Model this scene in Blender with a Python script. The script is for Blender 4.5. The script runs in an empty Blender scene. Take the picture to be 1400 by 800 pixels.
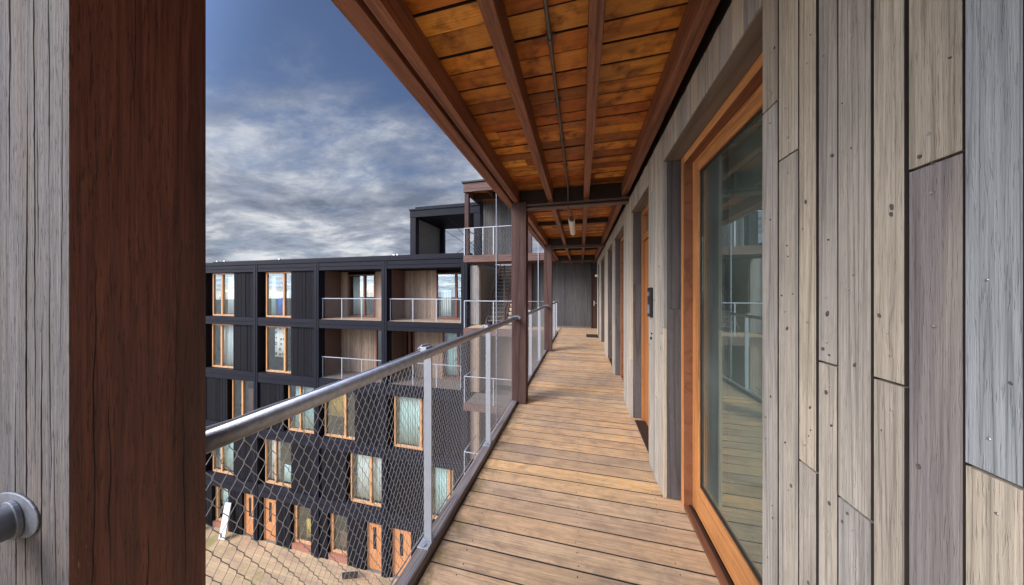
import bpy, bmesh, math, random
from mathutils import Vector
random.seed(7)
S = bpy.context.scene
COL = S.collection
R = math.radians
EYE = 1.45

# ------------------------------------------------------------------ node helpers
class NT:
    def __init__(s, nt): s.nt = nt
    def n(s, t, **kw):
        d = s.nt.nodes.new(t)
        for k, v in kw.items():
            if k in d.inputs: d.inputs[k].default_value = v
            else: setattr(d, k, v)
        return d
    def l(s, a, b): s.nt.links.new(a, b)
    def val(s, sock, v):
        if hasattr(v, 'is_output'): s.l(v, sock)
        else: sock.default_value = v
    def math(s, op, a, b=0.0, c=0.0, clamp=False):
        d = s.nt.nodes.new('ShaderNodeMath'); d.operation = op; d.use_clamp = clamp
        s.val(d.inputs[0], a); s.val(d.inputs[1], b); s.val(d.inputs[2], c)
        return d.outputs[0]
    def vmath(s, op, a, b):
        d = s.nt.nodes.new('ShaderNodeVectorMath'); d.operation = op
        s.val(d.inputs[0], a); s.val(d.inputs[1], b)
        return d.outputs[0]
    def mix(s, f, a, b, mode='MIX'):
        d = s.nt.nodes.new('ShaderNodeMix'); d.data_type = 'RGBA'; d.blend_type = mode
        s.val(d.inputs[0], f)
        for k, v in ((6, a), (7, b)):
            if hasattr(v, 'is_output'): s.l(v, d.inputs[k])
            else: d.inputs[k].default_value = (*v[:3], 1)
        return d.outputs[2]
    def step(s, x, a, b):          # smoothstep a..b -> 0..1
        d = s.nt.nodes.new('ShaderNodeMapRange'); d.interpolation_type = 'SMOOTHSTEP'
        s.val(d.inputs[0], x); d.inputs[1].default_value = a; d.inputs[2].default_value = b
        return d.outputs[0]
    def noise(s, vec, scale=1.0, detail=3.0, rough=0.55, dist=0.0):
        d = s.nt.nodes.new('ShaderNodeTexNoise')
        s.l(vec, d.inputs['Vector']); d.inputs['Scale'].default_value = scale
        d.inputs['Detail'].default_value = detail; d.inputs['Roughness'].default_value = rough
        d.inputs['Distortion'].default_value = dist
        return d.outputs['Fac']
    def ramp(s, f, stops):
        d = s.nt.nodes.new('ShaderNodeValToRGB'); e = d.color_ramp.elements
        while len(e) < len(stops): e.new(0.5)
        for i, (p, c) in enumerate(stops): e[i].position = p; e[i].color = (*c, 1)
        s.l(f, d.inputs[0])
        return d.outputs[0]

def new_mat(name):
    m = bpy.data.materials.new(name); m.use_nodes = True
    t = NT(m.node_tree); b = m.node_tree.nodes['Principled BSDF']
    return m, t, b

def plain(name, col, rough=0.5, metal=0.0, vary=0.15, scale=8, bump=0.0, spec=0.5):
    m, t, b = new_mat(name)
    co = t.n('ShaderNodeTexCoord').outputs['Object']
    nz = t.noise(co, scale, 5)
    f = t.math('MULTIPLY_ADD', nz, 2 * vary, 1 - vary)
    g = t.nt.nodes.new('ShaderNodeCombineColor')
    for i in range(3): t.l(f, g.inputs[i])
    t.l(t.mix(1.0, col, g.outputs[0], 'MULTIPLY'), b.inputs['Base Color'])
    b.inputs['Metallic'].default_value = metal
    b.inputs['Specular IOR Level'].default_value = spec
    t.l(t.math('MULTIPLY_ADD', t.noise(co, scale * 3, 3), 0.3, rough - 0.15, clamp=True), b.inputs['Roughness'])
    if bump:
        bp = t.n('ShaderNodeBump'); bp.inputs['Strength'].default_value = bump; bp.inputs['Distance'].default_value = 0.002
        t.l(t.noise(co, scale * 8, 4), bp.inputs['Height']); t.l(bp.outputs[0], b.inputs['Normal'])
    return m

def wood(name, axis, cols, rings=9.0, ringdark=0.35, fibre=0.25, knots=0.0, cracks=0.0, rough=0.7, bump=0.35,
         blotch=0.25, blotch_col=None, across=1.0, spec=0.3, moss=None, flecks=0.0, island=1.0, bscale=2.5, cluster=0.0, ringscale=5.0, balong=0.45, crackscale=22.0, crackalong=0.4, fscale=150.0, pores=0.0):
    """wood whose grain runs along local axis 0/1/2; every board (mesh island) gets its own tone and its own figure"""
    m, t, b = new_mat(name)
    co = t.n('ShaderNodeTexCoord').outputs['Object']
    rnd = t.n('ShaderNodeNewGeometry').outputs['Random Per Island']
    off = t.nt.nodes.new('ShaderNodeCombineXYZ')
    for i, k in enumerate((37.1, 53.7, 71.3)): t.l(t.math('MULTIPLY', rnd, k * island), off.inputs[i])
    p = t.vmath('ADD', co, off.outputs[0])
    def sc(a, l):
        v = [a * across] * 3; v[axis] = l
        return t.vmath('MULTIPLY', p, tuple(v))
    r = t.noise(sc(ringscale, 0.3), 1.0, 1.5, 0.5)
    kmask = None
    if knots:
        vo = t.nt.nodes.new('ShaderNodeTexVoronoi'); t.l(sc(11.0, 4.2), vo.inputs['Vector']); vo.inputs['Scale'].default_value = 1.0
        d = t.math('ADD', vo.outputs['Distance'], t.math('MULTIPLY', t.step(t.noise(sc(3.0, 1.3), 1.0, 1), 0.60, 0.54), 0.5))
        kmask = t.math('SUBTRACT', 1.0, t.step(d, 0.045, 0.095))
        r = t.math('ADD', r, t.math('MULTIPLY', t.math('SUBTRACT', 1.0, t.step(d, 0.04, 0.30)), 0.05))
    saw = t.math('PINGPONG', t.math('MULTIPLY', r, rings * 2), 1.0)
    saw = t.math('POWER', saw, 4.0)
    fib = t.step(t.noise(sc(fscale, fscale * 0.025), 1.0, 5, 0.7), 0.28, 0.72)
    blo = t.noise(sc(bscale * 2, bscale * balong), 1.0, 5, 0.6)
    n = len(cols)
    key = rnd
    if cluster:
        key = t.math('MULTIPLY_ADD', t.math('SUBTRACT', t.noise(co, 0.9, 2), 0.5), cluster, rnd, clamp=True)
    c = t.ramp(key, [(i / max(1, n - 1), cols[i]) for i in range(n)]) if n > 1 else None
    if c is None:
        rgb = t.nt.nodes.new('ShaderNodeRGB'); rgb.outputs[0].default_value = (*cols[0], 1); c = rgb.outputs[0]
    def mul(c, f):
        g = t.nt.nodes.new('ShaderNodeCombineColor')
        for i in range(3): t.l(f, g.inputs[i])
        return t.mix(1.0, c, g.outputs[0], 'MULTIPLY')
    c = mul(c, t.math('SUBTRACT', 1.0, t.math('MULTIPLY', saw, ringdark)))
    c = mul(c, t.math('MULTIPLY_ADD', fib, 2 * fibre, 1 - fibre))
    if blotch_col: c = t.mix(t.math('MULTIPLY', t.step(blo, 0.42, 0.74), blotch), c, blotch_col)
    else: c = mul(c, t.math('MULTIPLY_ADD', blo, 2 * blotch, 1 - blotch))
    h = t.math('MULTIPLY_ADD', saw, -0.5, t.math('MULTIPLY', fib, 0.6))
    if pores:
        pm = t.step(t.noise(sc(fscale * 1.7, fscale * 0.12), 1.0, 2, 0.6), 0.58, 0.68)
        c = t.mix(t.math('MULTIPLY', pm, pores), c, (0.03, 0.024, 0.022)); h = t.math('SUBTRACT', h, pm)
    if kmask is not None:
        c = t.mix(t.math('MULTIPLY', kmask, knots), c, (0.045, 0.038, 0.04))
    if cracks:
        cn = t.noise(sc(crackscale, crackalong), 1.0, 1.5, 0.5)
        cr = t.math('SUBTRACT', 1.0, t.step(t.math('ABSOLUTE', t.math('SUBTRACT', cn, 0.5)), 0.004, 0.02))
        gate = t.step(t.noise(sc(9.0, 1.3), 1.0, 2), 0.46, 0.56)
        cr = t.math('MULTIPLY', t.math('MULTIPLY', cr, gate), cracks)
        c = t.mix(cr, c, (0.012, 0.01, 0.012)); h = t.math('SUBTRACT', h, t.math('MULTIPLY', cr, 3.0))
    if flecks:
        fl = t.step(t.noise(sc(420.0, 60.0), 1.0, 2), 0.62, 0.70)
        st = t.step(t.noise(sc(9.0, 0.7), 1.0, 2), 0.5, 0.62)
        c = t.mix(t.math('MULTIPLY', t.math('MULTIPLY', fl, st), flecks), c, (0.5, 0.33, 0.22))
    if moss:
        x = t.nt.nodes.new('ShaderNodeSeparateXYZ'); t.l(co, x.inputs[0])
        e = t.math('SUBTRACT', 1.0, t.step(x.outputs[0], moss[0], moss[1]))
        mm = t.math('MULTIPLY', e, t.step(t.noise(co, 9.0, 5, 0.7), 0.38, 0.66))
        c = t.mix(t.math('MULTIPLY', mm, 0.85), c, (0.17, 0.13, 0.035))
        dk = t.step(t.noise(t.vmath('MULTIPLY', co, (5.0, 16.0, 1.0)), 1.0, 5, 0.7), 0.55, 0.78)
        c = t.mix(t.math('MULTIPLY', dk, 0.55), c, (0.075, 0.055, 0.045))
    t.l(c, b.inputs['Base Color'])
    b.inputs['Specular IOR Level'].default_value = spec
    t.l(t.math('MULTIPLY_ADD', fib, 0.25, rough - 0.12, clamp=True), b.inputs['Roughness'])
    bp = t.n('ShaderNodeBump'); bp.inputs['Strength'].default_value = bump; bp.inputs['Distance'].default_value = 0.003
    t.l(h, bp.inputs['Height']); t.l(bp.outputs[0], b.inputs['Normal'])
    return m

def glass(name, tint, refl, ior=1.6, trans=(0.85, 0.9, 0.88), haze=0.0):
    m, t, b = new_mat(name); t.nt.nodes.remove(b)
    out = [n for n in t.nt.nodes if n.type == 'OUTPUT_MATERIAL'][0]
    tr = t.n('ShaderNodeBsdfTransparent'); tr.inputs[0].default_value = (*trans, 1)
    gl = t.n('ShaderNodeBsdfGlossy'); gl.inputs['Color'].default_value = (*tint, 1); gl.inputs['Roughness'].default_value = 0.01
    ge = t.n('ShaderNodeNewGeometry')
    dp = t.nt.nodes.new('ShaderNodeVectorMath'); dp.operation = 'DOT_PRODUCT'
    t.l(ge.outputs['Incoming'], dp.inputs[0]); t.l(ge.outputs['Normal'], dp.inputs[1])
    cs = t.math('SUBTRACT', 1.0, t.math('ABSOLUTE', dp.outputs['Value']), clamp=True)
    r0 = ((ior - 1) / (ior + 1)) ** 2
    f = t.math('MULTIPLY_ADD', t.math('POWER', cs, 5.0), 1 - r0 - refl, r0 + refl, clamp=True)
    mx = t.n('ShaderNodeMixShader'); t.l(f, mx.inputs[0]); t.l(tr.outputs[0], mx.inputs[1]); t.l(gl.outputs[0], mx.inputs[2])
    last = mx.outputs[0]
    if haze:
        df = t.n('ShaderNodeBsdfDiffuse'); df.inputs[0].default_value = (0.45, 0.55, 0.50, 1)  # even pale veil painted on the pane as haze to lift its dark tone
        m2 = t.n('ShaderNodeMixShader')
        t.l(t.math('MULTIPLY', t.step(t.noise(t.n('ShaderNodeTexCoord').outputs['Object'], 1.7, 5, 0.6), 0.2, 0.8), haze), m2.inputs[0])
        t.l(last, m2.inputs[1]); t.l(df.outputs[0], m2.inputs[2]); last = m2.outputs[0]
    t.l(last, out.inputs[0])
    return m

# ------------------------------------------------------------------ materials
GREYS = [(0.32, 0.295, 0.26), (0.46, 0.40, 0.305), (0.36, 0.33, 0.29), (0.52, 0.44, 0.315), (0.30, 0.285, 0.27), (0.45, 0.405, 0.33), (0.37, 0.315, 0.24), (0.41, 0.385, 0.335)]
M = {}
M['clad'] = wood('weathered_cladding', 2, GREYS, rings=8, ringdark=0.34, fibre=0.2, knots=0.95, rough=0.8, bump=0.5, blotch=0.30, ringscale=20, bscale=4, balong=0.6, fscale=190, pores=0.16)
M['clad_bl'] = wood('blue_grey_cladding', 2, [(0.31, 0.335, 0.345), (0.33, 0.35, 0.355)], ringscale=22, rings=9, ringdark=0.34, fibre=0.14, knots=0.9, rough=0.8, bump=0.5, blotch=0.2, fscale=190, pores=0.16)
M['clad_dk'] = wood('streaked_grey_cladding', 2, [(0.225, 0.20, 0.195), (0.225, 0.20, 0.195)], ringscale=20, rings=6, ringdark=0.34, fibre=0.18, knots=0.9, rough=0.8, bump=0.5, blotch=0.85, blotch_col=(0.42, 0.375, 0.31), bscale=7, balong=0.12, fscale=190, pores=0.16)
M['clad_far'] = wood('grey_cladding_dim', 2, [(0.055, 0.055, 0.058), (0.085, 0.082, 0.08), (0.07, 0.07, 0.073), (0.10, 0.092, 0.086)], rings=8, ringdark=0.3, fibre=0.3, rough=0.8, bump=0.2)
M['loggia'] = wood('loggia_cladding', 2, [(0.21, 0.15, 0.11), (0.32, 0.23, 0.165), (0.26, 0.19, 0.14), (0.36, 0.27, 0.2)], rings=8, ringdark=0.3, fibre=0.3, rough=0.8, bump=0.2)
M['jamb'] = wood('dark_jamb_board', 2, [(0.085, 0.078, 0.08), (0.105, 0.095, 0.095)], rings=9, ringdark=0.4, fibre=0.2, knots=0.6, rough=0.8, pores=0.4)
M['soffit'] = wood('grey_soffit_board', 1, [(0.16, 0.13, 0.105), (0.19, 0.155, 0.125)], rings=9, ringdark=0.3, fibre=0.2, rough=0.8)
M['soffitv'] = wood('grey_upright_board', 2, [(0.22, 0.205, 0.19), (0.28, 0.255, 0.235)], rings=9, ringdark=0.3, fibre=0.2, rough=0.8)
M['black'] = wood('charred_cladding', 2, [(0.010, 0.010, 0.012), (0.017, 0.0165, 0.020), (0.013, 0.013, 0.0155)], rings=7, ringdark=0.3, fibre=0.4, rough=0.8, bump=0.4, spec=0.08)
M['blackh'] = wood('black_stained_band', 0, [(0.013, 0.0135, 0.020), (0.018, 0.0185, 0.027)], rings=6, ringdark=0.25, fibre=0.3, rough=0.6, bump=0.3, spec=0.1)
M['blackv'] = wood('black_stained_pier', 2, [(0.013, 0.0135, 0.020), (0.018, 0.0185, 0.027)], rings=6, ringdark=0.25, fibre=0.3, rough=0.55, bump=0.3, spec=0.1)
M['post'] = wood('dark_red_hardwood', 2, [(0.165, 0.064, 0.044), (0.175, 0.068, 0.047)], ringscale=16, rings=4, ringdark=0.35, fibre=0.38, cracks=0.0, rough=0.48, bump=0.6, blotch=0.9, blotch_col=(0.055, 0.026, 0.022), bscale=5, balong=0.14, spec=0.35, flecks=1.0, fscale=220, pores=0.5)
M['post_far'] = wood('aged_brown_hardwood', 2, [(0.085, 0.050, 0.044), (0.10, 0.058, 0.05)], rings=5, ringdark=0.4, fibre=0.3, cracks=0.5, rough=0.75, bump=0.3, blotch=0.4, spec=0.12)
M['post_grey'] = wood('silvered_hardwood', 2, [(0.155, 0.145, 0.142), (0.155, 0.145, 0.142)], ringscale=20, rings=4, ringdark=0.22, fibre=0.3, rough=0.9, bump=0.7, blotch=0.5, blotch_col=(0.19, 0.15, 0.115), bscale=6, balong=0.3, fscale=260, spec=0.15, pores=0.6)
M['beam'] = wood('brown_hardwood_beam', 1, [(0.22, 0.09, 0.05), (0.26, 0.105, 0.058), (0.24, 0.095, 0.052)], ringscale=12, rings=5, ringdark=0.5, fibre=0.4, rough=0.5, bump=0.4, blotch=0.6, spec=0.4, pores=0.5)
M['beamx'] = wood('brown_hardwood_crossbeam', 0, [(0.14, 0.085, 0.07), (0.16, 0.095, 0.08)], rings=6, ringdark=0.4, fibre=0.3, rough=0.6, bump=0.3, blotch=0.3, spec=0.15)
M['ceil'] = wood('orange_ceiling_boards', 0, [(0.62, 0.20, 0.018), (0.30, 0.075, 0.008), (0.85, 0.36, 0.045), (0.48, 0.13, 0.012), (0.90, 0.40, 0.06), (0.20, 0.055, 0.01), (0.72, 0.26, 0.028)], rings=5, ringdark=0.4, fibre=0.2, rough=0.45, bump=0.7, blotch=1.0, blotch_col=(0.15, 0.034, 0.005), bscale=5, balong=1.5, spec=0.4)
M['deck'] = wood('decking', 0, [(0.46, 0.335, 0.225), (0.66, 0.43, 0.24), (0.52, 0.375, 0.255), (0.76, 0.49, 0.25), (0.42, 0.31, 0.22), (0.82, 0.51, 0.24), (0.57, 0.41, 0.27), (0.70, 0.47, 0.265)], rings=6, ringscale=12, ringdark=0.2, fibre=0.25, rough=0.7, bump=0.45, blotch=0.55, blotch_col=(0.27, 0.185, 0.125), spec=0.3, moss=(-0.79, -0.62), bscale=5, balong=1.3, cluster=0.3, pores=0.3)
M['joint'] = plain('joint_shade', (0.03, 0.022, 0.02), 0.9, 0, 0.3, 20)  # board sides coloured dark to stand in for shade in the gaps
M['crack'] = plain('crack', (0.016, 0.013, 0.014), 0.95, 0, 0.2, 20)
M['knot'] = plain('knot', (0.095, 0.075, 0.068), 0.8, 0, 0.6, 300)
M['kerb'] = wood('grey_kerb_board', 1, [(0.25, 0.22, 0.21)], rings=8, ringdark=0.4, fibre=0.3, cracks=0.5, rough=0.8)
M['frame'] = wood('oiled_window_frame', 2, [(0.52, 0.21, 0.065), (0.56, 0.24, 0.08)], ringscale=14, rings=4, ringdark=0.4, fibre=0.35, rough=0.42, bump=0.15, blotch=0.5, spec=0.45, pores=0.4)
M['frameh'] = wood('oiled_window_rail', 1, [(0.52, 0.21, 0.065), (0.56, 0.24, 0.08)], ringscale=14, rings=4, ringdark=0.4, fibre=0.35, rough=0.42, bump=0.15, blotch=0.5, spec=0.45, pores=0.4)
M['sill'] = wood('dark_oiled_sill', 1, [(0.22, 0.09, 0.045)], rings=5, ringdark=0.3, fibre=0.22, rough=0.5, bump=0.15)
M['ffr'] = wood('pine_window_frame', 2, [(0.58, 0.30, 0.13), (0.66, 0.36, 0.17)], rings=4, ringdark=0.25, fibre=0.2, rough=0.5, bump=0.1)
M['ffr_rd'] = wood('red_brown_frame', 2, [(0.17, 0.06, 0.035)], rings=4, ringdark=0.25, fibre=0.2, rough=0.5, bump=0.1)
M['door'] = wood('orange_door', 2, [(0.56, 0.245, 0.095), (0.60, 0.27, 0.11)], rings=4, ringdark=0.25, fibre=0.2, rough=0.5, bump=0.1)
M['gdoor'] = wood('oiled_gallery_door', 2, [(0.34, 0.135, 0.045)], rings=4, ringdark=0.3, fibre=0.3, rough=0.5, bump=0.1)
M['edoor'] = wood('dark_end_door', 2, [(0.055, 0.026, 0.016)], rings=4, ringdark=0.3, fibre=0.3, rough=0.5, bump=0.1)
M['galv'] = plain('galvanised_steel', (0.40, 0.42, 0.45), 0.48, 0.8, 0.45, 40, 0.2)
M['galvd'] = plain('dull_cast_bracket', (0.21, 0.225, 0.25), 0.55, 0.6, 0.4, 45, 0.2)
M['galvp'] = plain('galvanised_flat', (0.36, 0.385, 0.42), 0.55, 0.25, 0.12, 18, 0.1)
M['wire'] = plain('stainless_rope', (0.36, 0.355, 0.35), 0.5, 0.35, 0.2, 30)
M['dsteel'] = plain('dark_steel', (0.035, 0.025, 0.022), 0.5, 0.2, 0.3, 10)
M['flange'] = plain('painted_flange', (0.13, 0.085, 0.065), 0.5, 0.1, 0.3, 10)
M['cond'] = plain('conduit_grey', (0.16, 0.14, 0.13), 0.45, 0.5, 0.2, 12)
M['lampw'] = plain('opal_plastic', (0.78, 0.74, 0.66), 0.35, 0, 0.06, 10)
M['blackp'] = plain('black_plastic', (0.012, 0.012, 0.013), 0.35, 0, 0.2, 20)
M['grip'] = plain('brushed_plate', (0.55, 0.56, 0.58), 0.35, 0.8, 0.1, 30)
M['screw'] = plain('screw_head', (0.72, 0.73, 0.75), 0.3, 1.0, 0.1, 30)
M['screwd'] = plain('rusted_screw', (0.05, 0.03, 0.02), 0.6, 0.3, 0.3, 30)
M['glass'] = glass('gallery_glass', (0.85, 0.97, 0.93), 0.20, 1.62, (0.86, 0.93, 0.90), 0.10)
M['fglass'] = glass('far_glass', (0.86, 0.97, 1.0), 0.09, 1.5, (0.95, 0.98, 0.97))
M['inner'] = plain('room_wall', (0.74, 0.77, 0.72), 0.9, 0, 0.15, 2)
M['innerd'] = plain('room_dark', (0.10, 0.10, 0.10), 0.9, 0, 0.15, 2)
M['curt'] = plain('pale_curtain', (0.72, 0.74, 0.71), 0.9, 0, 0.08, 3)
M['curtb'] = plain('teal_curtain', (0.52, 0.68, 0.66), 0.9, 0, 0.1, 3)
M['curtc'] = plain('dark_rust_curtain', (0.16, 0.055, 0.03), 0.9, 0, 0.2, 3)
M['blue'] = plain('blue_cloth', (0.02, 0.13, 0.52), 0.85, 0, 0.15, 3)
M['yellow'] = plain('ochre_cloth', (0.55, 0.36, 0.05), 0.85, 0, 0.4, 4)
def dots():
    m, t, b = new_mat('dotted_cloth'); co = t.n('ShaderNodeTexCoord').outputs['Object']
    v = t.nt.nodes.new('ShaderNodeTexVoronoi'); t.l(co, v.inputs['Vector']); v.inputs['Scale'].default_value = 3.4; v.inputs['Randomness'].default_value = 0.35
    d = v.outputs['Distance']; ring = t.math('MULTIPLY', t.math('SUBTRACT', 1.0, t.step(d, 0.26, 0.32)), t.step(d, 0.10, 0.16))
    t.l(t.mix(ring, (0.75, 0.73, 0.70), (0.05, 0.05, 0.05)), b.inputs['Base Color']); b.inputs['Roughness'].default_value = 0.9
    return m
M['dots'] = dots()
M['white'] = plain('white_board', (0.80, 0.80, 0.80), 0.5, 0, 0.04, 4)
M['rubber'] = plain('rubber_mat', (0.02, 0.018, 0.017), 0.9, 0, 0.3, 60, 0.5)
M['brownwall'] = plain('umber_panel', (0.15, 0.085, 0.062), 0.7, 0, 0.12, 3)
M['osb'] = plain('speckled_board', (0.20, 0.185, 0.165), 0.85, 0, 0.6, 26, 0.4)
M['plaster'] = plain('stained_plaster', (0.20, 0.155, 0.11), 0.85, 0, 0.4, 2.2, 0.3)
M['cream'] = plain('cream_step', (0.62, 0.53, 0.37), 0.7, 0, 0.15, 5)
M['roof'] = plain('roof_felt', (0.05, 0.05, 0.055), 0.85, 0, 0.25, 3)
M['leaf'] = plain('leaf', (0.06, 0.09, 0.025), 0.6, 0, 0.5, 20)
M['clay'] = plain('clay_pot', (0.30, 0.11, 0.06), 0.8, 0, 0.2, 10)
M['brick'] = plain('red_brick_sill', (0.33, 0.14, 0.085), 0.85, 0, 0.35, 9, 0.3)
M['solar'] = plain('dark_panel', (0.012, 0.014, 0.02), 0.15, 0, 0.3, 8)

def paving():
    m, t, b = new_mat('courtyard_planks')
    co = t.n('ShaderNodeTexCoord').outputs['Object']
    br = t.nt.nodes.new('ShaderNodeTexBrick'); t.l(co, br.inputs['Vector'])
    br.inputs['Scale'].default_value = 1.0; br.inputs['Brick Width'].default_value = 2.6; br.inputs['Row Height'].default_value = 0.14
    br.inputs['Mortar Size'].default_value = 0.006
    br.inputs['Color1'].default_value = (0.54, 0.38, 0.205, 1); br.inputs['Color2'].default_value = (0.62, 0.44, 0.24, 1); br.inputs['Mortar'].default_value = (0.40, 0.28, 0.15, 1)
    w = t.noise(t.vmath('MULTIPLY', co, (0.7, 3.0, 1.0)), 1.0, 6, 0.65)
    c = t.mix(t.math('MULTIPLY', t.step(w, 0.42, 0.66), 0.7), br.outputs[0], (0.36, 0.235, 0.155))
    ms = t.step(t.noise(co, 0.33, 5, 0.65), 0.5, 0.64)
    c = t.mix(t.math('MULTIPLY', ms, 0.75), c, (0.24, 0.20, 0.055))
    t.l(c, b.inputs['Base Color']); b.inputs['Roughness'].default_value = 0.8
    return m
M['paving'] = paving()
M['earth'] = plain('gravel_ground', (0.24, 0.22, 0.19), 0.9, 0, 0.35, 0.6)

# ------------------------------------------------------------------ mesh builder
class MB:
    def __init__(s): s.v = []; s.f = []; s.m = []
    def box(s, x0, x1, y0, y1, z0, z1, m=0, taper=None):
        x0, x1 = min(x0, x1), max(x0, x1); y0, y1 = min(y0, y1), max(y0, y1); z0, z1 = min(z0, z1), max(z0, z1)
        b = len(s.v)
        s.v += [(x0, y0, z0), (x1, y0, z0), (x1, y1, z0), (x0, y1, z0), (x0, y0, z1), (x1, y0, z1), (x1, y1, z1), (x0, y1, z1)]
        fs = [(0, 3, 2, 1), (4, 5, 6, 7), (0, 1, 5, 4), (1, 2, 6, 5), (2, 3, 7, 6), (3, 0, 4, 7)]
        s.f += [tuple(b + i for i in f) for f in fs]
        s.m += list(m) if isinstance(m, (list, tuple)) else [m] * 6      # order: bottom, top, -Y, +X, +Y, -X
        return s
    def obox(s, c, ax, ay, az, hx, hy, hz, m=0):
        b = len(s.v); c = Vector(c)
        for sx, sy, sz in ((-1, -1, -1), (1, -1, -1), (1, 1, -1), (-1, 1, -1), (-1, -1, 1), (1, -1, 1), (1, 1, 1), (-1, 1, 1)):
            s.v.append(tuple(c + ax * hx * sx + ay * hy * sy + az * hz * sz))
        fs = [(0, 3, 2, 1), (4, 5, 6, 7), (0, 1, 5, 4), (1, 2, 6, 5), (2, 3, 7, 6), (3, 0, 4, 7)]
        s.f += [tuple(b + i for i in f) for f in fs]; s.m += [m] * 6
        return s
    def tube(s, pts, r, n=8, m=0, caps=True, radii=None):
        pts = [Vector(p) for p in pts]; b = len(s.v)
        up = None
        for i, p in enumerate(pts):
            d = (pts[min(i + 1, len(pts) - 1)] - pts[max(i - 1, 0)]).normalized()
            if up is None: up = Vector((0, 0, 1)) if abs(d.z) < 0.9 else Vector((1, 0, 0))
            a = d.cross(up).normalized(); c = a.cross(d).normalized(); up = c
            rr = radii[i] if radii else r
            for k in range(n):
                q = 2 * math.pi * k / n
                s.v.append(tuple(p + a * (math.cos(q) * rr) + c * (math.sin(q) * rr)))
        for i in range(len(pts) - 1):
            for k in range(n):
                k2 = (k + 1) % n
                s.f.append((b + i * n + k, b + i * n + k2, b + (i + 1) * n + k2, b + (i + 1) * n + k)); s.m.append(m)
        if caps:
            s.f.append(tuple(b + k for k in reversed(range(n)))); s.m.append(m)
            e = b + (len(pts) - 1) * n
            s.f.append(tuple(e + k for k in range(n))); s.m.append(m)
        return s
    def build(s, name, mats, parent=None, bevel=0.0, smooth=False, seg=2):
        me = bpy.data.meshes.new(name)
        o0 = wloc(parent) if parent else Vector((0, 0, 0))
        vs = [(x - o0.x, y - o0.y, z - o0.z) for x, y, z in s.v]
        me.from_pydata(vs, [], s.f); 
        if not isinstance(mats, (list, tuple)): mats = [mats]
        for q in mats: me.materials.append(q)
        me.polygons.foreach_set('material_index', s.m)
        if smooth: me.polygons.foreach_set('use_smooth', [True] * len(s.f))
        me.update()
        o = bpy.data.objects.new(name, me); COL.objects.link(o)
        if parent: o.parent = parent
        if bevel:
            bv = o.modifiers.new('bevel', 'BEVEL'); bv.width = bevel; bv.segments = seg; bv.limit_method = 'ANGLE'
        return o

def wloc(o):
    v = Vector((0, 0, 0))
    while o: v += Vector(o.location); o = o.parent
    return v
def tag(o, label=None, cat=None, group=None, kind=None):
    if label: o['label'] = label
    if cat: o['category'] = cat
    if group: o['group'] = group
    if kind: o['kind'] = kind
    return o
def thing(name, label, cat, loc=(0, 0, 0), group=None):
    o = bpy.data.objects.new(name, None); COL.objects.link(o); o.location = loc; o.empty_display_size = 0.1
    return tag(o, label, cat, group)
def dup(root, dx, dy, dz, label, group=None):
    r = root.copy(); COL.objects.link(r); r.location = Vector(root.location) + Vector((dx, dy, dz)); r['label'] = label
    if group: r['group'] = group
    def kids(a, b):
        for ch in [o for o in a.children]:
            c = ch.copy(); COL.objects.link(c); c.parent = b; kids(ch, c)
    kids(root, r)
    return r

# ------------------------------------------------------------------ SETTING
GZ = -12.4
tag(MB().box(-700, 700, -700, 700, GZ - 1.0, GZ - 0.02).build('ground', M['earth']), kind='structure')
tag(MB().box(-30, -2.2, -16, 11.72, GZ - 0.3, GZ).build('courtyard', M['paving']), kind='structure')

# walkway: cross planks, one island each
wk = MB(); y = -3.2; rr = random.Random(3)
while y < 10.30:
    w = 0.1332
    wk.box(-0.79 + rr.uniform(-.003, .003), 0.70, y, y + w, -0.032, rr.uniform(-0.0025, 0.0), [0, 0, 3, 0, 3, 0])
    if y < 6.5:
        for sx in (-0.62, -0.02, 0.50):
            for q in (0.03, 0.103):
                xx = sx + rr.uniform(-.012, .012); yy = y + q + rr.uniform(-.006, .006)
                wk.tube([(xx, yy, -0.004), (xx, yy, 0.0008)], 0.0042, 7, 1)
    y += 0.138
y0 = y
while y < 11.64:
    wk.box(-0.79, 1.6, y, y + 0.1332, -0.032, 0.0); y += 0.138
for xx in (-0.7, 0.0, 0.6): wk.box(xx - .035, xx + .035, -3.2, 11.6, -0.2, -0.034, 2)
wk.box(-0.983, -0.885, -3.2, 10.28, -0.30, -0.13, 2)
wk.box(-0.80, 1.0, -3.2, 10.28, -0.225, -0.205, 2)
tag(wk.build('walkway', [M['deck'], M['screwd'], M['beam'], M['joint']], bevel=0.0025, seg=1), kind='structure')

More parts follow.
